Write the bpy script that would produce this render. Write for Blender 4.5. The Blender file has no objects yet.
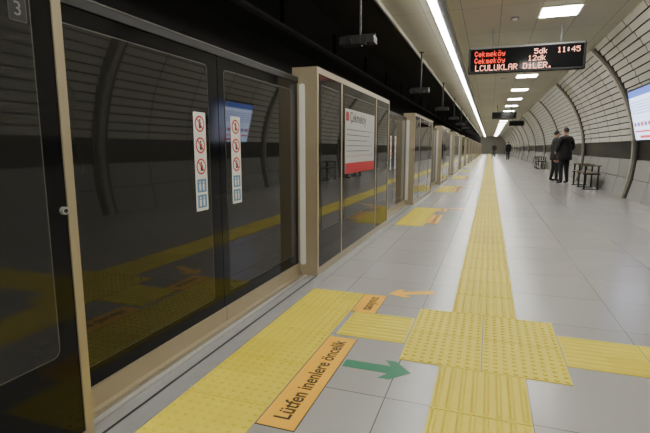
import bpy, math, random
from mathutils import Vector, Matrix
random.seed(4)
D = bpy.data
SC = bpy.context.scene
COL = SC.collection

# ---------------------------------------------------------------- materials
def newmat(name):
    m = D.materials.new(name); m.use_nodes = True
    nt = m.node_tree
    return m, nt, nt.nodes['Principled BSDF']

def mth(nt, op, a, b=None, c=None):
    n = nt.nodes.new('ShaderNodeMath'); n.operation = op
    for i, v in enumerate((a, b, c)):
        if v is None: continue
        if isinstance(v, (int, float)): n.inputs[i].default_value = v
        else: nt.links.new(v, n.inputs[i])
    return n.outputs[0]

def coords(nt):
    g = nt.nodes.new('ShaderNodeNewGeometry')
    s = nt.nodes.new('ShaderNodeSeparateXYZ')
    nt.links.new(g.outputs['Position'], s.inputs[0])
    return g.outputs['Position'], s.outputs[0], s.outputs[1], s.outputs[2]

def line_mask(nt, c, size, off, w):
    a = mth(nt, 'SUBTRACT', c, off)
    a = mth(nt, 'DIVIDE', a, size)
    a = mth(nt, 'ADD', a, 1000.0)
    f = mth(nt, 'FRACT', a)
    f = mth(nt, 'SUBTRACT', f, 0.5)
    f = mth(nt, 'ABSOLUTE', f)
    return mth(nt, 'GREATER_THAN', f, 0.5 - w / size / 2)

def mixc(nt, fac, a, b):
    n = nt.nodes.new('ShaderNodeMix'); n.data_type = 'RGBA'
    if isinstance(fac, (int, float)): n.inputs[0].default_value = fac
    else: nt.links.new(fac, n.inputs[0])
    for i, v in ((6, a), (7, b)):
        if isinstance(v, tuple): n.inputs[i].default_value = (*v, 1) if len(v) == 3 else v
        else: nt.links.new(v, n.inputs[i])
    return n.outputs[2]

def noise(nt, pos, scale, detail=3):
    n = nt.nodes.new('ShaderNodeTexNoise'); n.inputs['Scale'].default_value = scale
    n.inputs['Detail'].default_value = detail
    nt.links.new(pos, n.inputs['Vector'])
    return n.outputs[0]

def cell(nt, x, y, sx, sy, ox=0, oy=0):
    a = mth(nt, 'FLOOR', mth(nt, 'DIVIDE', mth(nt, 'SUBTRACT', x, ox), sx))
    b = mth(nt, 'FLOOR', mth(nt, 'DIVIDE', mth(nt, 'SUBTRACT', y, oy), sy))
    c = nt.nodes.new('ShaderNodeCombineXYZ')
    nt.links.new(a, c.inputs[0]); nt.links.new(b, c.inputs[1])
    w = nt.nodes.new('ShaderNodeTexWhiteNoise'); w.noise_dimensions = '3D'
    nt.links.new(c.outputs[0], w.inputs['Vector'])
    return w.outputs['Value']

def simple(name, col, rough=0.5, metal=0.0, var=0.12, scale=6.0, spec=None, ior=None):
    m, nt, b = newmat(name)
    g = nt.nodes.new('ShaderNodeNewGeometry')
    n = noise(nt, g.outputs['Position'], scale)
    lo = tuple(c * (1 - var) for c in col); hi = tuple(min(1, c * (1 + var)) for c in col)
    nt.links.new(mixc(nt, n, lo, hi), b.inputs['Base Color'])
    b.inputs['Roughness'].default_value = rough
    b.inputs['Metallic'].default_value = metal
    if ior: b.inputs['IOR'].default_value = ior
    if spec is not None: b.inputs['Specular IOR Level'].default_value = spec
    return m

def emis(name, col, strength):
    m, nt, b = newmat(name)
    b.inputs['Base Color'].default_value = (*[c * 0.5 for c in col], 1)
    b.inputs['Emission Color'].default_value = (*col, 1)
    b.inputs['Emission Strength'].default_value = strength
    return m

# floor
def floor_mat():
    m, nt, b = newmat('floor_stone')
    p, x, y, z = coords(nt)
    lx = line_mask(nt, x, 0.62, 0.225, 0.005)
    ly = line_mask(nt, y, 0.62, 3.17, 0.005)
    l = mth(nt, 'MAXIMUM', lx, ly)
    c = cell(nt, x, y, 0.62, 0.62, 0.225, 3.17)
    n1 = noise(nt, p, 1.6, 2); n2 = noise(nt, p, 60, 2)
    base = mixc(nt, c, (0.305, 0.295, 0.278), (0.345, 0.333, 0.315))
    base = mixc(nt, mth(nt, 'MULTIPLY', n1, 0.22), base, (0.24, 0.23, 0.215))
    base = mixc(nt, mth(nt, 'MULTIPLY', n2, 0.22), base, (0.38, 0.37, 0.345))
    base = mixc(nt, l, base, (0.09, 0.086, 0.08))
    nt.links.new(base, b.inputs['Base Color'])
    r = mth(nt, 'MULTIPLY_ADD', n1, 0.05, 0.235)
    nt.links.new(r, b.inputs['Roughness'])
    return m
M_FLOOR = floor_mat()

def yellow_mat():
    m, nt, b = newmat('tactile_yellow')
    p, x, y, z = coords(nt)
    c = cell(nt, x, y, 0.42, 0.42, -0.195, 2.33)
    n1 = noise(nt, p, 3.0, 4); n2 = noise(nt, p, 45, 3)
    base = mixc(nt, c, (0.66, 0.53, 0.030), (0.76, 0.63, 0.050))
    base = mixc(nt, mth(nt, 'MULTIPLY', n1, 0.30), base, (0.52, 0.43, 0.06))
    base = mixc(nt, mth(nt, 'MULTIPLY', n2, 0.25), base, (0.60, 0.51, 0.10))
    nt.links.new(base, b.inputs['Base Color'])
    b.inputs['Roughness'].default_value = 0.5
    b.inputs['Specular IOR Level'].default_value = 0.3
    return m
M_YEL = yellow_mat()

def ceiling_mat():
    m, nt, b = newmat('ceiling_panels')
    p, x, y, z = coords(nt)
    l = mth(nt, 'MAXIMUM', line_mask(nt, x, 0.60, 0.67, 0.010), line_mask(nt, y, 1.8, 0.9, 0.012))
    c = cell(nt, x, y, 0.60, 1.8, 0.67, 0.9)
    base = mixc(nt, c, (0.43, 0.41, 0.33), (0.48, 0.46, 0.37))
    base = mixc(nt, l, base, (0.15, 0.14, 0.12))
    nt.links.new(base, b.inputs['Base Color']); b.inputs['Roughness'].default_value = 0.5
    return m
M_CEIL = ceiling_mat()

def wallpanel_mat(name, col, perf=True):
    m, nt, b = newmat(name)
    p, x, y, z = coords(nt)
    l = line_mask(nt, y, 1.2, 0.1, 0.02)
    c = cell(nt, y, z, 1.2, 9.0, 0.1, 0)
    base = mixc(nt, c, tuple(k * 0.9 for k in col), col)
    n = noise(nt, p, 2.0, 3)
    base = mixc(nt, mth(nt, 'MULTIPLY', n, 0.2), base, tuple(k * 0.7 for k in col))
    base = mixc(nt, l, base, (0.06, 0.06, 0.055))
    nt.links.new(base, b.inputs['Base Color']); b.inputs['Roughness'].default_value = 0.24
    return m
M_WALL = wallpanel_mat('wall_louvre_enamel', (0.70, 0.68, 0.60))
M_WALLLOW = wallpanel_mat('wall_lower_panel', (0.46, 0.46, 0.44))
M_BAND = simple('wall_dark_band', (0.02, 0.02, 0.02), 0.3)
M_GAP = simple('wall_gap_dark', (0.05, 0.05, 0.045), 0.8)
M_RIB = simple('arch_rib_metal', (0.46, 0.44, 0.38), 0.4, 0.3)
M_TRK = simple('trackside_concrete', (0.045, 0.042, 0.040), 0.9)
M_FAR = simple('far_wall_plaster', (0.22, 0.21, 0.18), 0.8)
M_TRKFL = simple('track_ballast', (0.03, 0.028, 0.025), 0.9, scale=20, var=0.4)
M_BRONZE = simple('champagne_aluminium', (0.43, 0.365, 0.25), 0.36, 0.45, var=0.05)
M_ALU = simple('brushed_aluminium', (0.48, 0.48, 0.47), 0.35, 0.6, var=0.08)
M_THR = simple('threshold_grey', (0.30, 0.30, 0.295), 0.45, 0.2, scale=12)
M_BLACK = simple('black_frit_glass', (0.006, 0.006, 0.007), 0.10, 0.0, ior=1.33)
M_GLASS = simple('smoked_glass', (0.017, 0.017, 0.016), 0.03, 0.0, var=0.05, ior=1.50)
M_GLINE = simple('glass_edge_line', (0.08, 0.08, 0.07), 0.4)
M_DARK = simple('dark_metal', (0.02, 0.02, 0.021), 0.45, 0.3)
M_GREYP = simple('grey_paint', (0.18, 0.18, 0.18), 0.5)
M_TRAY = simple('cable_tray_grey', (0.10, 0.095, 0.09), 0.6)
M_WHITE = simple('white_vinyl', (0.70, 0.70, 0.68), 0.5, var=0.04)
M_RED = simple('red_vinyl', (0.50, 0.02, 0.02), 0.5, var=0.04)
M_INK = simple('black_ink', (0.015, 0.015, 0.015), 0.5)
M_BLUEV = simple('blue_vinyl', (0.10, 0.22, 0.38), 0.5)
M_ORANGE = simple('orange_vinyl', (0.82, 0.44, 0.04), 0.5, var=0.06, spec=0.25)
M_GREEN = simple('green_vinyl', (0.015, 0.17, 0.08), 0.5, var=0.06)
M_LAMP = emis('lamp_diffuser', (1.0, 0.97, 0.89), 42.0)
M_TUBE = emis('tube_diffuser', (1.0, 0.99, 0.94), 35.0)
M_LED = emis('led_red', (1.0, 0.06, 0.03), 2.6)
M_LEDW = emis('led_amber', (1.0, 0.42, 0.30), 2.6)
M_SCR = emis('screen_white', (0.62, 0.72, 1.0), 3.0)
M_SCRB = emis('screen_blue', (0.12, 0.22, 0.75), 1.6)
M_SCRR = emis('screen_red', (0.9, 0.12, 0.10), 1.4)
M_POST = emis('poster_glow_white', (0.8, 0.8, 0.76), 0.05)  # printed poster on the glass, faint glow added to its white; no lamp behind
M_POSTR = emis('poster_glow_red', (0.7, 0.02, 0.03), 0.10)  # red print of the same poster, also given an added glow

# ---------------------------------------------------------------- mesh builder
class MB:
    def __init__(s): s.v = []; s.f = []; s.mi = []; s.mats = []; s.T = Matrix.Identity(4)
    def m(s, mat):
        if mat not in s.mats: s.mats.append(mat)
        return s.mats.index(mat)
    def add(s, vs, fs, mat):
        b = len(s.v); i = s.m(mat)
        for v in vs: s.v.append(tuple(s.T @ Vector(v)))
        for f in fs: s.f.append([b + k for k in f]); s.mi.append(i)
    def box(s, x0, x1, y0, y1, z0, z1, mat):
        s.add([(x0,y0,z0),(x1,y0,z0),(x1,y1,z0),(x0,y1,z0),(x0,y0,z1),(x1,y0,z1),(x1,y1,z1),(x0,y1,z1)],
              [(0,3,2,1),(4,5,6,7),(0,1,5,4),(1,2,6,5),(2,3,7,6),(3,0,4,7)], mat)
    def prism(s, pts, h, mat, axis='z', base=0.0):
        n = len(pts)
        def P(a, b, c):
            return {'z': (a, b, c), 'x': (c, a, b), 'y': (a, c, b)}[axis]
        vs = [P(a, b, base) for a, b in pts] + [P(a, b, base + h) for a, b in pts]
        fs = [tuple(range(n))[::-1], tuple(range(n, 2*n))] + [(i, (i+1) % n, n+(i+1) % n, n+i) for i in range(n)]
        s.add(vs, fs, mat)
    def cyl(s, p0, p1, r, mat, n=12, r2=None):
        p0 = Vector(p0); p1 = Vector(p1); r2 = r if r2 is None else r2
        d = (p1 - p0).normalized(); a = d.orthogonal().normalized(); b = d.cross(a)
        vs = []
        for p, rr in ((p0, r), (p1, r2)):
            for i in range(n):
                t = 2*math.pi*i/n; vs.append(tuple(p + a*rr*math.cos(t) + b*rr*math.sin(t)))
        fs = [tuple(range(n))[::-1], tuple(range(n, 2*n))] + [(i, (i+1) % n, n+(i+1) % n, n+i) for i in range(n)]
        s.add(vs, fs, mat)
    def dome(s, x, y, z, r, h, mat, n=8):
        vs = []; fs = []
        for rr, hh in ((1, 0), (0.8, 0.75), (0.4, 1)):
            for i in range(n):
                t = 2*math.pi*i/n; vs.append((x+r*rr*math.cos(t), y+r*rr*math.sin(t), z+h*hh))
        for k in (0, 1):
            for i in range(n): fs.append((k*n+i, k*n+(i+1) % n, (k+1)*n+(i+1) % n, (k+1)*n+i))
        fs.append(tuple(range(2*n, 3*n)))
        s.add(vs, fs, mat)
    def rib(s, x0, x1, y0, y1, z, h, mat):
        ch = 0.35*min(x1-x0, y1-y0)
        s.add([(x0,y0,z),(x1,y0,z),(x1,y1,z),(x0,y1,z),(x0+ch,y0+ch,z+h),(x1-ch,y0+ch,z+h),(x1-ch,y1-ch,z+h),(x0+ch,y1-ch,z+h)],
              [(4,5,6,7),(0,1,5,4),(1,2,6,5),(2,3,7,6),(3,0,4,7)], mat)
    def ell(s, c, r, mat, nu=16, nv=10, fn=None):
        vs = []; fs = []
        for j in range(nv+1):
            ph = math.pi*j/nv
            for i in range(nu):
                t = 2*math.pi*i/nu
                p = Vector((math.sin(ph)*math.cos(t), math.sin(ph)*math.sin(t), math.cos(ph)))
                if fn: p = fn(p)
                vs.append((c[0]+r[0]*p[0], c[1]+r[1]*p[1], c[2]+r[2]*p[2]))
        for j in range(nv):
            for i in range(nu): fs.append((j*nu+i, (j+1)*nu+i, (j+1)*nu+(i+1) % nu, j*nu+(i+1) % nu))
        s.add(vs, fs, mat)
    def obj(s, name, parent=None, loc=(0,0,0), bevel=0, smooth=False):
        me = D.meshes.new(name); me.from_pydata(s.v, [], s.f)
        for mt in s.mats: me.materials.append(mt)
        me.polygons.foreach_set('material_index', s.mi)
        if smooth: me.polygons.foreach_set('use_smooth', [True]*len(s.f))
        me.update()
        o = D.objects.new(name, me); COL.objects.link(o); o.location = loc
        if parent: o.parent = parent
        if bevel:
            b = o.modifiers.new('bevel', 'BEVEL'); b.width = bevel; b.segments = 2; b.limit_method = 'ANGLE'
        return o

def rrect(a0, a1, b0, b1, r, n=5):
    pts = []
    for cx, cy, st in ((a1-r, b1-r, 0), (a0+r, b1-r, 90), (a0+r, b0+r, 180), (a1-r, b0+r, 270)):
        for i in range(n+1):
            t = math.radians(st + 90*i/n); pts.append((cx+r*math.cos(t), cy+r*math.sin(t)))
    return pts

def empty(name, loc=(0,0,0)):
    o = D.objects.new(name, None); COL.objects.link(o); o.location = loc; return o

def text(name, s, size, mat, M, parent=None, ext=0.0005, align='LEFT', sx=1.0):
    c = D.curves.new(name, 'FONT'); c.body = s; c.size = size; c.extrude = ext
    c.align_x = align; c.align_y = 'CENTER'; c.resolution_u = 4
    c.materials.append(mat)
    o = D.objects.new(name, c); COL.objects.link(o)
    o.matrix_world = M @ Matrix.Diagonal((sx, 1, 1, 1))
    if parent: o.parent = parent
    return o

def frame(origin, ax, ay):
    ax = Vector(ax).normalized(); ay = Vector(ay).normalized(); az = ax.cross(ay)
    M = Matrix((ax, ay, az)).transposed().to_4x4(); M.translation = Vector(origin); return M

YA, YB = -7.3, 96.0
# ---------------------------------------------------------------- shell
mb = MB(); mb.box(-1.78, 3.25, YA, YB, -0.3, 0, M_FLOOR); o_floor = mb.obj('floor')
mb = MB()
mb.box(-6.0, -1.9, YA, YB, -1.5, -1.3, M_TRKFL)
mb.box(-1.9, -1.78, YA, YB, -1.5, -0.02, M_TRK)
mb.obj('track_bed', o_floor)
mb = MB()
for x in (-4.6, -3.16):
    mb.box(x-0.07, x+0.07, YA, YB, -1.3, -1.28, M_DARK); mb.box(x-0.01, x+0.01, YA, YB, -1.28, -1.16, M_DARK); mb.box(x-0.035, x+0.035, YA, YB, -1.16, -1.12, M_ALU)
mb.obj('track_rails', o_floor)

mb = MB()
mb.box(-1.67, 2.12, YA, YB, 3.33, 3.47, M_CEIL)
mb.box(-1.70, -1.67, YA, YB, 3.26, 3.47, M_RIB)
mb.obj('ceiling')

prof = [(-1.70,3.46),(-2.2,3.75),(-3.4,3.9),(-4.7,3.5),(-5.6,2.5),(-6.0,1.0),(-5.9,-1.45)]
mb = MB()
vs = []; fs = []
for (x, z) in prof: vs += [(x, YA, z), (x, YB, z)]
for (x, z) in prof: vs += [(x*1.0-0.15, YA, z+0.15), (x-0.15, YB, z+0.15)]
n = len(prof)
for i in range(n-1):
    fs.append((2*i, 2*i+1, 2*i+3, 2*i+2)); fs.append((2*n+2*i, 2*n+2*i+2, 2*n+2*i+3, 2*n+2*i+1))
mb.add(vs, fs, M_TRK)
o_wl = mb.obj('wall_left')
mb = MB()
mb.box(-3.72, -3.60, YA, YB, 3.28, 3.34, M_TRAY)
y = -4
while y < 90:
    mb.box(-3.70, -3.62, y, y+0.05, 3.34, 3.86, M_DARK); y += 3.0
for z in (2.0, 2.12): mb.cyl((-5.72, YA, z), (-5.72, YB, z), 0.03, M_TRAY, 8)
mb.obj('cable_tray', o_wl)

# right arch wall
CX, CZ, R = -0.2, 0.95, 3.28
def arc(a, r=R): return (CX + r*math.cos(math.radians(a)), CZ + r*math.sin(math.radians(a)))
mb = MB()
def strip(a0, r0, a1, r1, mat, y0=YA, y1=YB):
    p, q = arc(a0, r0), arc(a1, r1)
    mb.add([(p[0], y0, p[1]), (p[0], y1, p[1]), (q[0], y1, q[1]), (q[0], y0, q[1])], [(0, 1, 2, 3)], mat)
aLo = -16.85
for a0, a1 in ((aLo, -9.2), (-9.0, -1.6)):
    strip(a0, R, a1, R, M_WALLLOW)
strip(-9.2, R, -9.1, R+0.02, M_GAP); strip(-9.1, R+0.02, -9.0, R, M_GAP)
strip(-1.6, R, -1.6, R+0.03, M_BAND); strip(-1.6, R+0.03, 6.0, R+0.03, M_BAND); strip(6.0, R+0.03, 6.0, R, M_BAND)
nrow = 16; a = 6.0; st = (46.8-6.0)/nrow
for i in range(nrow):
    strip(a, R-0.014, a+st*0.84, R+0.010, M_WALL)
    strip(a+st*0.84, R+0.010, a+st*0.86, R+0.04, M_GAP)
    strip(a+st*0.86, R+0.04, a+st, R+0.04, M_GAP)
    strip(a+st, R+0.04, a+st, R-0.014, M_GAP)
    a += st
o_wr = mb.obj('wall_right')
y = 0.1
while y < 94:
    mb = MB()
    N = 28
    for (w, ri, ro, mat) in ((0.16, R-0.03, R+0.04, M_GAP), (0.055, R-0.075, R-0.025, M_RIB)):
        vs = []; fs = []
        for i in range(N+1):
            aa = aLo + (46.0-aLo)*i/N
            for (rr, yy) in ((ri, y-w), (ri, y+w), (ro, y+w), (ro, y-w)):
                p = arc(aa, rr); vs.append((p[0], yy, p[1]))
        for i in range(N):
            for j in range(4):
                fs.append((4*i+j, 4*i+(j+1) % 4, 4*i+4+(j+1) % 4, 4*i+4+j))
        fs.append((0, 3, 2, 1)); fs.append((4*N, 4*N+1, 4*N+2, 4*N+3))
        mb.add(vs, fs, mat)
    mb.obj('arch_rib', o_wr); y += 6.0

mb = MB(); mb.box(-6.2, -1.78, YB, YB+0.2, -1.5, 4.2, M_TRK); mb.box(-1.78, 3.4, YB, YB+0.2, -1.5, 4.2, M_FAR); mb.obj('wall_far')
mb = MB(); mb.box(-6.2, 3.4, YA-0.2, YA, -1.5, 4.2, M_GREYP); mb.obj('wall_near')

mb = MB()
mb.box(-1.50, -1.47, YA, YB, 0, 0.006, M_ALU)
mb.box(-1.462, -1.40, YA, YB, 0, 0.004, M_THR)
mb.box(-1.40, -1.385, YA, YB, 0, 0.003, M_DARK)
mb.box(-1.385, -1.285, YA, YB, 0, 0.004, M_THR)
mb.obj('trim_platform_edge')

# ---------------------------------------------------------------- tactile paving
T = 0.42
mb = MB()
def tbase(x, y):
    g = 0.003
    mb.box(x+g, x+T-g, y+g, y+T-g, 0.0, 0.004, M_YEL)
def dots(x, y, n=9, seg=8):
    tbase(x, y)
    for i in range(n):
        for j in range(n):
            mb.dome(x+T*(i+0.5)/n, y+T*(j+0.5)/n, 0.004, 0.0125, 0.006, M_YEL, seg)
def ribs(x, y, along='y', n=8):
    tbase(x, y)
    for i in range(n):
        c = T*(i+0.5)/n; w = 0.013
        if along == 'y': mb.rib(x+c-w, x+c+w, y+0.012, y+T-0.012, 0.004, 0.006, M_YEL)
        else: mb.rib(x+0.012, x+T-0.012, y+c-w, y+c+w, 0.004, 0.006, M_YEL)
SX = -0.195
y = 3.17
while y < 94: ribs(SX, y); y += T
y = 2.33 - T
while y > -3: ribs(SX, y); y -= T
for i in (0, 1):
    for j in (0, 1): dots(-0.405+T*i, 2.33+T*j)
ribs(-0.405-T-0.005, 2.54, 'x')
x = 0.435
while x + T < 2.97: ribs(x, 2.54, 'x'); x += T
P = 5.42
for k in range(-1, 16):
    for j in range(5): dots(-1.28, 1.26+P*k+T*j, 9 if k < 2 else 6, 8 if k < 2 else 5)
mb.obj('tactile_paving')

# floor stickers
def floor_sign(k):
    yo = P*k
    e = empty('floor_sign', (-0.77, yo+2.03, 0.0))
    e2 = empty('floor_sign', (-0.77, yo+3.16, 0.0))
    for (ee, y0, y1, s, sz) in ((e, -0.475, 0.475, 'Lütfen inenlere öncelik', 0.104), (e2, -0.20, 0.20, 'tanıyınız', 0.104)):
        m2 = MB(); m2.box(-0.088, 0.088, y0, y1, 0.0, 0.002, M_INK); m2.box(-0.084, 0.084, y0+0.004, y1-0.004, 0.002, 0.003, M_ORANGE)
        m2.obj('backing', ee)
        t = text('lettering', s, sz, M_INK, frame((0.004, 0, 0.0035), (0, 1, 0), (-1, 0, 0)), ee, 0.0003, 'CENTER', 0.86)
        t.data.offset = 0.0018
for k in range(0, 4): floor_sign(k)

def arrow(name, x, y, ang, L, W, mat):
    sh = W*0.40; hd = L*0.42
    pts = [(-L/2, -sh/2), (L/2-hd*0.75, -sh/2), (L/2-hd, -W/2), (L/2-hd*0.62, -W/2), (L/2, 0), (L/2-hd*0.62, W/2), (L/2-hd, W/2), (L/2-hd*0.75, sh/2), (-L/2, sh/2)]
    m2 = MB()
    m2.prism(pts, 0.001, mat, base=0.0005)
    o = m2.obj(name, None, (x, y, 0)); o.rotation_euler = (0, 0, math.radians(ang)); return o
for k in range(0, 4):
    arrow('floor_arrow', -0.495, 2.20+P*k, 0, 0.35, 0.20, M_GREEN)
    arrow('floor_arrow', -0.52, 3.50+P*k, 205, 0.36, 0.19, M_ORANGE)

# ---------------------------------------------------------------- platform screen doors
XF = -1.38; XD = -1.56; XB = -1.605
mb = MB()
PL = 2.96
mb.box(XB, XF, 0, PL, 1.745, 1.795, M_BRONZE)
mb.box(XB, XF, 0, PL, 0, 0.07, M_BRONZE)
mb.box(XB, XF, 0, 0.035, 0.07, 1.745, M_BRONZE)
mb.box(XB, XF, PL-0.035, PL, 0.07, 1.745, M_BRONZE)
mb.box(XB, -1.395, 0.035, PL-0.035, 0.07, 1.745, M_DARK)
for y0, y1 in ((0.035, 0.69), (0.72, 2.16), (2.19, PL-0.035)):
    mb.box(-1.395, -1.386, y0, y1, 0.07, 1.745, M_BLACK)
    mb.prism(rrect(y0+0.075, y1-0.075, 0.40, 1.66, 0.03), 0.0015, M_GLINE, 'x', -1.386)
    mb.prism(rrect(y0+0.080, y1-0.080, 0.405, 1.655, 0.028), 0.003, M_GLASS, 'x', -1.386)
for yy in (0.69, 2.16): mb.box(-1.395, -1.382, yy, yy+0.03, 0.07, 1.745, M_BRONZE)
mb.prism(rrect(-1.540, -1.490, 0.10, 1.66, 0.02), 0.006, M_WHITE, 'y', -0.006)
mb.prism(rrect(-1.540, -1.490, 0.10, 1.66, 0.02), 0.006, M_WHITE, 'y', PL)
for y0, y1 in ((PL+0.002, PL+(P-PL)/2-0.003), (PL+(P-PL)/2+0.003, P-0.002)):
    mb.box(-1.60, XD, y0, y1, 0.11, 1.67, M_BLACK)
    mb.prism(rrect(y0+0.065, y1-0.105, 0.20, 1.60, 0.03), 0.0015, M_GLINE, 'x', XD)
    mb.prism(rrect(y0+0.070, y1-0.110, 0.205, 1.595, 0.028), 0.003, M_GLASS, 'x', XD)
    mb.box(-1.60, -1.545, y0, y1, 0.02, 0.11, M_BRONZE)
mb.box(-1.605, -1.515, PL, P, 0.0, 0.02, M_BRONZE)
mb.box(XB, -1.55, PL, P, 1.67, 1.71, M_DARK)
mb.box(XB, -1.548, PL, P, 1.71, 1.716, M_GLINE)
mb.cyl((-1.386, PL-0.052, 0.91), (-1.372, PL-0.052, 0.91), 0.014, M_ALU, 14)
mb.cyl((-1.372, PL-0.052, 0.91), (-1.369, PL-0.052, 0.91), 0.007, M_DARK, 10)
first = mb.obj('platform_screen_door', None, (0, 3.7-2*P, 0))
psd = {}
for k in range(-1, 16):
    o = D.objects.new('platform_screen_door', first.data); COL.objects.link(o); o.location = (0, 3.7+P*k, 0); psd[k] = o

e = empty('door_number_label', (-1.3825, 1.085, 1.545))
m2 = MB(); m2.prism(rrect(-0.030, 0.030, -0.036, 0.036, 0.006), 0.001, M_GLINE, 'x', -0.0005); m2.prism(rrect(-0.027, 0.027, -0.033, 0.033, 0.005), 0.001, M_INK, 'x', 0.0)
m2.obj('plate', e)
text('numeral', '3', 0.06, M_GREYP, frame((0.0012, 0, 0), (0, 1, 0), (0, 0, 1)), e, 0.0002, 'CENTER')

# warning stickers (parts of the door leaves)
def sticker():
    m2 = MB()
    m2.prism(rrect(-0.058, 0.058, -0.28, 0.28, 0.008), 0.001, M_WHITE, 'x', 0)
    def disc(cy, cz, r, mat, b, n=24):
        m2.prism([(cy+r*math.cos(2*math.pi*i/n), cz+r*math.sin(2*math.pi*i/n)) for i in range(n)], 0.0006, mat, 'x', b)
    for i, cz in enumerate((0.215, 0.095, -0.025)):
        disc(0, cz, 0.046, M_RED, 0.001); disc(0, cz, 0.036, M_WHITE, 0.0016)
        disc(0.0, cz+0.020, 0.007, M_INK, 0.0022)
        m2.prism([(-0.010, cz+0.011), (0.010, cz+0.011), (0.012+0.006*i, cz-0.024), (-0.008, cz-0.026)], 0.0006, M_INK, 'x', 0.0022)
        m2.prism([(-0.030, cz+0.024), (-0.024, cz+0.030), (0.030, cz-0.024), (0.024, cz-0.030)], 0.0006, M_RED, 'x', 0.0028)
    for cz, mt in ((-0.135, M_BLUEV), (-0.225, M_BLUEV)):
        m2.prism(rrect(-0.044, 0.044, cz-0.038, cz+0.038, 0.004), 0.0006, mt, 'x', 0.001)
        for q in (-0.018, 0.016):
            disc(q, cz+0.020, 0.007, M_WHITE, 0.0016)
            m2.prism([(q-0.009, cz+0.010), (q+0.009, cz+0.010), (q+0.007, cz-0.028), (q-0.007, cz-0.028)], 0.0006, M_WHITE, 'x', 0.0016)
    return m2
sdata = None
for k in (-1, 0, 1, 2):
    for yy in (2.265, 2.66):
        ly = yy - (3.7 - P)
        if sdata is None:
            o = sticker().obj('safety_sticker', psd[k], (XD+0.003, ly, 1.045)); sdata = o.data
        else:
            o = D.objects.new('safety_sticker', sdata); COL.objects.link(o); o.parent = psd[k]; o.location = (XD+0.003, ly, 1.045)

e = empty('information_poster', (-1.3825, 5.13, 1.19))
m2 = MB()
m2.box(0, 0.004, -0.62, 0.62, -0.33, 0.33, M_POST)
m2.box(0.004, 0.005, -0.62, 0.62, -0.33, -0.22, M_POSTR)
m2.box(0.004, 0.005, -0.60, -0.50, 0.21, 0.30, M_POSTR)
for i in range(5): m2.box(0.004, 0.0048, -0.58, 0.50-0.12*(i % 3), 0.12-0.055*i, 0.128-0.055*i, M_GLINE)
for i in range(12): m2.box(0.0048, 0.0056, -0.56+0.095*i, -0.54+0.095*i, -0.16, -0.14, M_RED)
m2.obj('panel', e)
text('lettering', 'Çekmeköy', 0.15, M_INK, frame((0.0055, -0.46, 0.25), (0, 1, 0), (0, 0, 1)), e, 0.0002)

# ---------------------------------------------------------------- overhead fixtures above screen doors
m2 = MB()
m2.cyl((0, 0, 0.05), (0, 0, 0.86), 0.018, M_DARK, 10)
m2.box(-0.05, 0.05, -0.05, 0.05, 0.85, 0.869, M_DARK)
m2.cyl((-0.20, 0, 0.05), (0.20, 0, 0.05), 0.020, M_DARK, 10)
m2.box(-0.24, 0.02, -0.09, 0.09, -0.06, 0.04, M_DARK)
m2.cyl((-0.11, -0.09, -0.02), (-0.11, -0.14, -0.03), 0.035, M_DARK, 14)
m2.prism([(-0.07, -0.05), (0.07, -0.05), (0.10, 0.03), (-0.10, 0.03)], 0.12, M_DARK, 'y', -0.06)
m2.T = Matrix.Translation((0.15, 0, 0))
m2.box(-0.05, 0.05, -0.10, 0.08, -0.05, 0.03, M_DARK)
fx = m2.obj('platform_camera', None, (-1.6, 5.83, 2.46))
for k in range(1, 15):
    o = D.objects.new('platform_camera', fx.data); COL.objects.link(o); o.location = (-1.6, 5.83+P*k, 2.46)

# ---------------------------------------------------------------- lights
m2 = MB()
m2.box(-0.31, 0.31, -0.31, 0.31, -0.012, 0.0, M_WHITE)
m2.box(-0.28, 0.28, -0.28, 0.28, -0.018, -0.012, M_LAMP)
lp = None
y = 8.7 - 3.6*4
while y < 95:
    if lp is None: lp = m2.obj('ceiling_light', None, (0.97, y, 3.33))
    else:
        o = D.objects.new('ceiling_light', lp.data); COL.objects.link(o); o.location = (0.97, y, 3.33)
    y += 3.6
m2 = MB()
m2.box(-0.99, -0.73, YA+0.3, YB-0.5, 3.29, 3.33, M_RIB)
y = YA+0.5
while y < YB-2:
    m2.box(-0.965, -0.865, y, y+1.42, 3.262, 3.29, M_TUBE)
    y += 1.5
m2.box(-0.85, -0.74, YA+0.3, YB-0.5, 3.287, 3.29, M_DARK)
m2.obj('linear_ceiling_light')

for (xx, yy) in ((0.30, 8.9), (0.30, 7.1), (0.30, 12.7), (0.30, 16.3)):
    m2 = MB(); m2.cyl((xx, yy, 3.33), (xx, yy, 3.31), 0.07, M_GREYP, 20); m2.cyl((xx, yy, 3.31), (xx, yy, 3.29), 0.045, M_WHITE, 20, 0.03); m2.obj('smoke_detector')

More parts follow.
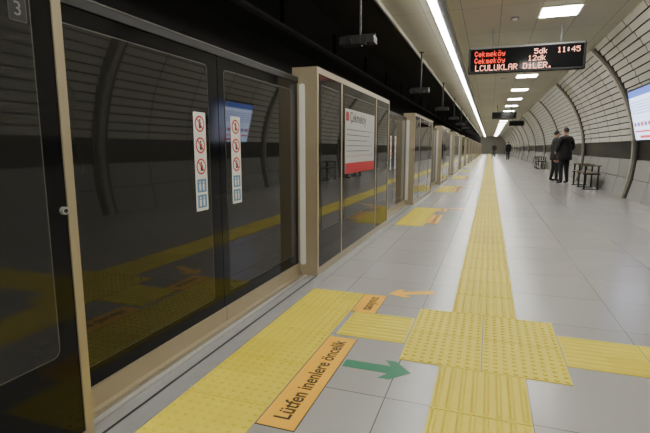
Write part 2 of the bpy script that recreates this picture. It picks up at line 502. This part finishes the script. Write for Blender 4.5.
# ---------------------------------------------------------------- departure board
F = {'L':[16,16,16,16,16,16,31],'C':[14,17,16,16,16,17,14],'U':[17,17,17,17,17,17,14],'K':[17,18,20,24,20,18,17],
 'A':[14,17,17,31,17,17,17],'R':[30,17,17,30,20,18,17],'D':[30,17,17,17,17,17,30],'İ':[4,0,14,4,4,4,14],'E':[31,16,16,30,16,16,31],
 '.':[0,0,0,0,0,12,12],' ':[0]*7,'Ç':[14,17,16,16,17,14,4],'e':[0,0,14,17,31,16,14],'k':[16,16,18,20,24,20,18],
 'm':[0,0,26,21,21,21,21],'ö':[10,0,14,17,17,17,14],'y':[0,0,17,17,15,1,14],'5':[31,16,30,1,1,17,14],'d':[1,1,13,19,17,17,15],
 '1':[4,12,4,4,4,4,14],'2':[14,17,1,2,4,8,31],'4':[2,6,10,18,31,2,2],':':[0,12,12,0,12,12,0]}
def board(name, xc, yc, zc, W, H, lit=True):
    e = empty(name, (xc, yc, zc))
    m3 = MB()
    m3.box(-W/2, W/2, 0, 0.14, -H/2, H/2, M_DARK)
    for zz in (-H/2, H/2-0.025): m3.box(-W/2-0.01, W/2+0.01, -0.012, 0.15, zz, zz+0.025, M_GREYP if zz > 0 else M_DARK)
    m3.box(-W/2-0.012, -W/2+0.02, -0.012, 0.15, -H/2, H/2, M_DARK); m3.box(W/2-0.02, W/2+0.012, -0.012, 0.15, -H/2, H/2, M_DARK)
    m3.box(-W/2+0.03, W/2-0.03, -0.004, 0, -H/2+0.035, H/2-0.035, M_BLACK)
    m3.obj('housing', e)
    m3 = MB()
    for sx in (-W*0.3, W*0.3): m3.cyl((sx, 0.07, H/2), (sx, 0.07, 3.325-zc), 0.018, M_GREYP, 10)
    m3.obj('hangers', e)
    if lit:
        m3 = MB()
        def put(s, x, z, h, mat, wf=1.0):
            d = h/7.0; dx = d*wf
            for ch in s:
                for r, row in enumerate(F[ch]):
                    for c in range(5):
                        if row >> (4-c) & 1:
                            m3.box(x+c*dx, x+(c+0.86)*dx, -0.006, -0.004, z-(r+0.86)*d, z-r*d, mat)
                x += dx*6
        s = W/118.0
        X0 = -W/2
        put('Çekmeköy', X0+6*s, H/2-4.2*s, 6.0*s, M_LED, 0.80)
        put('Çekmeköy', X0+6*s, H/2-11.6*s, 6.0*s, M_LED, 0.80)
        put('5dk', X0+68*s, H/2-4.6*s, 5.6*s, M_LEDW, 1.0)
        put('12dk', X0+62*s, H/2-11.6*s, 5.6*s, M_LEDW, 1.0)
        put('11:45', X0+91*s, H/2-4.6*s, 5.6*s, M_LEDW, 0.95)
        put('LCULUKLAR DİLER.', X0+7*s, H/2-19.2*s, 6.4*s, M_LEDW, 0.92)
        m3.obj('led_text', e)
    return e
board('departure_board', 0.53, 9.5, 2.76, 1.96, 0.46)
board('hanging_sign', 0.62, 26.0, 2.80, 1.15, 0.34, False)
board('hanging_sign', 1.60, 33.5, 2.75, 0.9, 0.34, False)

# ---------------------------------------------------------------- wall screen
e = empty('wall_screen', (0, 0, 0))
top = Vector((2.40, 8.75, 2.15)); bot = Vector((2.61, 8.75, 1.275))
up = (top-bot).normalized()
m3 = MB(); m3.T = frame(bot + Vector((0, 1.55, 0)), (0, -1, 0), up)
W, H = 1.55, 0.90
m3.box(-0.03, W+0.03, -0.03, H+0.03, -0.07, -0.002, M_DARK)
m3.box(0, W, 0, H, -0.002, 0.0, M_SCR)
m3.box(0, W, H-0.12, H, 0.0, 0.001, M_SCRB)
m3.box(0.05, W-0.1, 0.14, 0.17, 0, 0.001, M_SCRR)
for i in range(7): m3.box(0.06+0.2*i, 0.20+0.2*i, 0.25, 0.32, 0, 0.001, M_SCRB if i % 2 else M_SCRR)
for i in range(5): m3.box(0.06, W-0.2-0.1*(i % 3), 0.48+0.05*i, 0.492+0.05*i, 0, 0.001, M_SCRB)
m3.box(0.3, W-0.3, 0.03, 0.08, 0, 0.001, M_SCRR)
m3.obj('display', e)
m3 = MB()
for yy in (9.1, 9.9):
    m3.cyl((2.60, yy, 1.75), (3.0, yy, 1.75), 0.025, M_DARK, 10); m3.box(2.90, 2.99, yy-0.06, yy+0.06, 1.66, 1.84, M_DARK)
m3.obj('bracket', e)

# ---------------------------------------------------------------- bench
M_SEAT = simple('bench_slat', (0.16, 0.13, 0.10), 0.45, 0.2)
def bench(y0, y1):
    m3 = MB()
    xs = 2.44
    for i in range(6): m3.box(xs+0.07*i, xs+0.07*i+0.055, y0, y1, 0.435, 0.455, M_SEAT)
    for yy in (y0+0.06, (y0+y1)/2, y1-0.06):
        m3.box(xs, xs+0.42, yy-0.025, yy+0.025, 0.40, 0.435, M_DARK)
        m3.box(xs+0.03, xs+0.07, yy-0.02, yy+0.02, 0.0, 0.64, M_DARK)
        m3.box(xs+0.35, xs+0.39, yy-0.02, yy+0.02, 0.0, 0.64, M_DARK)
        m3.box(xs-0.01, xs+0.43, yy-0.03, yy+0.03, 0.63, 0.66, M_SEAT)
        m3.box(xs+0.0, xs+0.42, yy-0.03, yy+0.03, 0.0, 0.02, M_DARK)
    m3.obj('bench', bevel=0.004)
bench(14.2, 16.0)
bench(27.0, 29.0)

# ---------------------------------------------------------------- people
M_SKIN = simple('skin', (0.50, 0.30, 0.21), 0.55)
M_HAIR = simple('hair_dark', (0.02, 0.016, 0.012), 0.6)
M_COAT = simple('coat_black', (0.014, 0.014, 0.017), 0.85)
M_COAT2 = simple('coat_charcoal', (0.030, 0.028, 0.030), 0.85)
M_TROU = simple('trousers_dark', (0.018, 0.019, 0.026), 0.85)
M_SHOE = simple('shoe_black', (0.008, 0.008, 0.008), 0.4)
M_LIP = simple('lips', (0.35, 0.14, 0.12), 0.5)

def person(name, loc, rot, coat, pose, hgt=1.74, bulk=1.0):
    V = []; E = []; Rr = []
    def v(p, r, par=None):
        V.append(p); Rr.append(r if isinstance(r, tuple) else (r, r))
        if par is not None: E.append((par, len(V)-1))
        return len(V)-1
    B = bulk
    pel = v((0, 0, 0.93), (0.155*B, 0.115*B))
    bel = v((0, 0.01, 1.08), (0.150*B, 0.118*B), pel)
    che = v((0, 0.0, 1.27), (0.170*B, 0.125*B), bel)
    up_ = v((0, -0.01, 1.41), (0.125*B, 0.090*B), che)
    nk = v((0, 0.0, 1.49), 0.055, up_)
    v((0, 0.015, 1.56), 0.050, nk)
    for s, key in ((1, 'R'), (-1, 'L')):
        A = pose['arm'+key]; Lg = pose['leg'+key]
        sh = v((s*0.185*B, -0.01, 1.40), 0.070*B, up_)
        el = v(A[0], 0.055*B, sh)
        wr = v(A[1], 0.036, el)
        d = (Vector(A[1])-Vector(A[0])).normalized()
        pm = v(tuple(Vector(A[1])+d*0.07), (0.036, 0.022), wr)
        side = d.cross(Vector((s, 0.2, 0))).normalized()
        for i, (o, L) in enumerate(((-0.026, 0.065), (-0.009, 0.078), (0.009, 0.073), (0.026, 0.058))):
            b = Vector(A[1])+d*0.09+side*o
            f1 = v(tuple(b), 0.009, pm)
            f2 = v(tuple(b+d*L*0.5+Vector((-s*0.006, 0.004, 0))), 0.0085, f1)
            v(tuple(b+d*L*0.9+Vector((-s*0.020, 0.008, 0))), 0.007, f2)
        tb = v(tuple(Vector(A[1])+d*0.035+side*0.034), 0.011, wr)
        v(tuple(Vector(A[1])+d*0.075+side*0.055), 0.009, tb)
        hp = v((s*0.088, 0, 0.86), (0.098, 0.105), pel)
        kn = v(Lg[0], (0.072, 0.076), hp)
        an = v(Lg[1], 0.053, kn)
        hl = v((Lg[1][0], Lg[1][1]-0.02, 0.045), (0.042, 0.042), an)
        v((Lg[1][0]+s*0.02, Lg[1][1]+0.16, 0.036), (0.042, 0.032), hl)
    me = D.meshes.new('tmp'); me.from_pydata(V, E, [])
    o = D.objects.new('tmp', me); COL.objects.link(o)
    sk = o.modifiers.new('s', 'SKIN'); sk.use_smooth_shade = True
    for i, d in enumerate(me.skin_vertices[0].data):
        d.radius = Rr[i]; d.use_root = (i == 0)
    sb = o.modifiers.new('ss', 'SUBSURF'); sb.levels = 2; sb.render_levels = 2
    dg = bpy.context.evaluated_depsgraph_get()
    ev = D.meshes.new_from_object(o.evaluated_get(dg))
    m3 = MB()
    vs = [tuple(q.co) for q in ev.vertices]
    groups = {}
    wz = [(Vector(pose['arm'+k][1]), Vector(pose['arm'+k][0])) for k in 'LR']
    for p in ev.polygons:
        c = p.center; mt = coat
        hand = False
        for w, el_ in wz:
            d = (w-el_).normalized()
            if (c-w).dot(d) > 0.0 and (c-w).length < 0.24: hand = True
        if hand: mt = M_SKIN
        elif c.z > 1.485: mt = M_SKIN
        elif c.z < 0.085: mt = M_SHOE
        elif c.z < 0.86 and abs(c.x) < 0.20 and (c-wz[0][1]).length > 0.1: mt = M_TROU
        groups.setdefault(mt, []).append(tuple(p.vertices))
    base = len(m3.v); m3.v += vs
    for mt, fl in groups.items():
        i = m3.m(mt)
        for f in fl: m3.f.append([base+k for k in f]); m3.mi.append(i)
    def ringloft(rings, mat, n=20):
        vv = []; ff = []
        for (cx, cy, z, rx, ry) in rings:
            for i in range(n):
                t = 2*math.pi*i/n; vv.append((cx+rx*math.cos(t), cy+ry*math.sin(t), z))
        for k in range(len(rings)-1):
            for i in range(n): ff.append((k*n+i, k*n+(i+1) % n, (k+1)*n+(i+1) % n, (k+1)*n+i))
        m3.add(vv, ff, mat)
    ringloft([(0,0,0.74,0.190*B,0.145*B),(0,0,0.75,0.208*B,0.158*B),(0,0,0.90,0.200*B,0.153*B),(0,0.005,1.05,0.180*B,0.142*B),(0,0.0,1.22,0.187*B,0.138*B)], coat)
    ringloft([(0,-0.005,1.44,0.10,0.085),(0,-0.005,1.50,0.075,0.070),(0,-0.005,1.52,0.068,0.062)], coat)
    hz = 1.635; hy = 0.025
    def hf(p):
        q = Vector(p)
        if q.z < 0: q.x *= 1-0.28*(-q.z)**1.3; q.y *= 1-0.12*(-q.z)
        return q
    m3.ell((0, hy, hz), (0.076, 0.094, 0.116), M_SKIN, 20, 14, hf)
    def hairf(p):
        q = Vector(p)
        if q.z < -0.35: q.z = -0.35
        return q
    m3.ell((0, hy-0.016, hz+0.018), (0.083, 0.092, 0.110), M_HAIR, 20, 14, hairf)
    m3.prism([(-0.012, hz-0.022), (0.012, hz-0.022), (0.005, hz+0.015), (-0.005, hz+0.015)], 0.03, M_SKIN, 'y', hy+0.085)
    for s in (-1, 1):
        m3.ell((s*0.030, hy+0.083, hz+0.004), (0.012, 0.008, 0.006), M_WHITE, 8, 6)
        m3.ell((s*0.030, hy+0.089, hz+0.004), (0.005, 0.004, 0.005), M_INK, 8, 6)
        m3.box(s*0.030-0.015, s*0.030+0.015, hy+0.080, hy+0.090, hz+0.018, hz+0.023, M_HAIR)
        m3.ell((s*0.078, hy-0.005, hz-0.005), (0.010, 0.020, 0.032), M_SKIN, 8, 8)
    m3.ell((0, hy+0.082, hz-0.048), (0.022, 0.008, 0.007), M_LIP, 10, 6)
    D.objects.remove(o)
    ob = m3.obj(name, None, loc, smooth=True)
    ob.rotation_euler = (0, 0, math.radians(rot)); s = hgt/1.752; ob.scale = (s, s, s)
    return ob
poseA = dict(armR=((0.29, -0.03, 1.13), (0.21, 0.15, 0.95)), armL=((-0.29, -0.02, 1.13), (-0.17, 0.20, 1.01)),
             legR=((0.125, 0.03, 0.48), (0.145, -0.01, 0.09)), legL=((-0.11, 0.01, 0.48), (-0.13, -0.06, 0.09)))
poseB = dict(armR=((0.24, -0.05, 1.13), (0.23, 0.03, 0.88)), armL=((-0.24, -0.05, 1.13), (-0.23, 0.05, 0.88)),
             legR=((0.10, 0.05, 0.48), (0.10, 0.06, 0.09)), legL=((-0.10, 0.0, 0.48), (-0.12, -0.06, 0.09)))
person('man', (2.28, 16.6, 0), 35, M_COAT, poseA, 1.77, 1.15)
person('man', (2.12, 17.6, 0), -80, M_COAT2, poseB, 1.70)
person('man', (0.55, 62, 0), 0, M_COAT2, poseB, 1.72)
person('man', (1.7, 48, 0), 20, M_COAT, poseB, 1.75)

# ---------------------------------------------------------------- world & camera
w = D.worlds.new('World'); SC.world = w; w.use_nodes = True
w.node_tree.nodes['Background'].inputs[0].default_value = (0.5, 0.5, 0.52, 1)
w.node_tree.nodes['Background'].inputs[1].default_value = 0.05

cam = D.cameras.new('camera'); co = D.objects.new('camera', cam); COL.objects.link(co)
cam.sensor_width = 36; cam.lens = 460/650*36; cam.clip_end = 300; cam.clip_start = 0.05
th = math.radians(8.47); yw = math.radians(19.5)
r = Vector((math.cos(yw), math.sin(yw), 0)); fh = Vector((-math.sin(yw), math.cos(yw), 0))
f = fh*math.cos(th) - Vector((0, 0, 1))*math.sin(th); u = fh*math.sin(th) + Vector((0, 0, 1))*math.cos(th)
Mx = Matrix((r, u, -f)).transposed().to_4x4(); Mx.translation = (0, 0, 1.125)
co.matrix_world = Mx
SC.camera = co
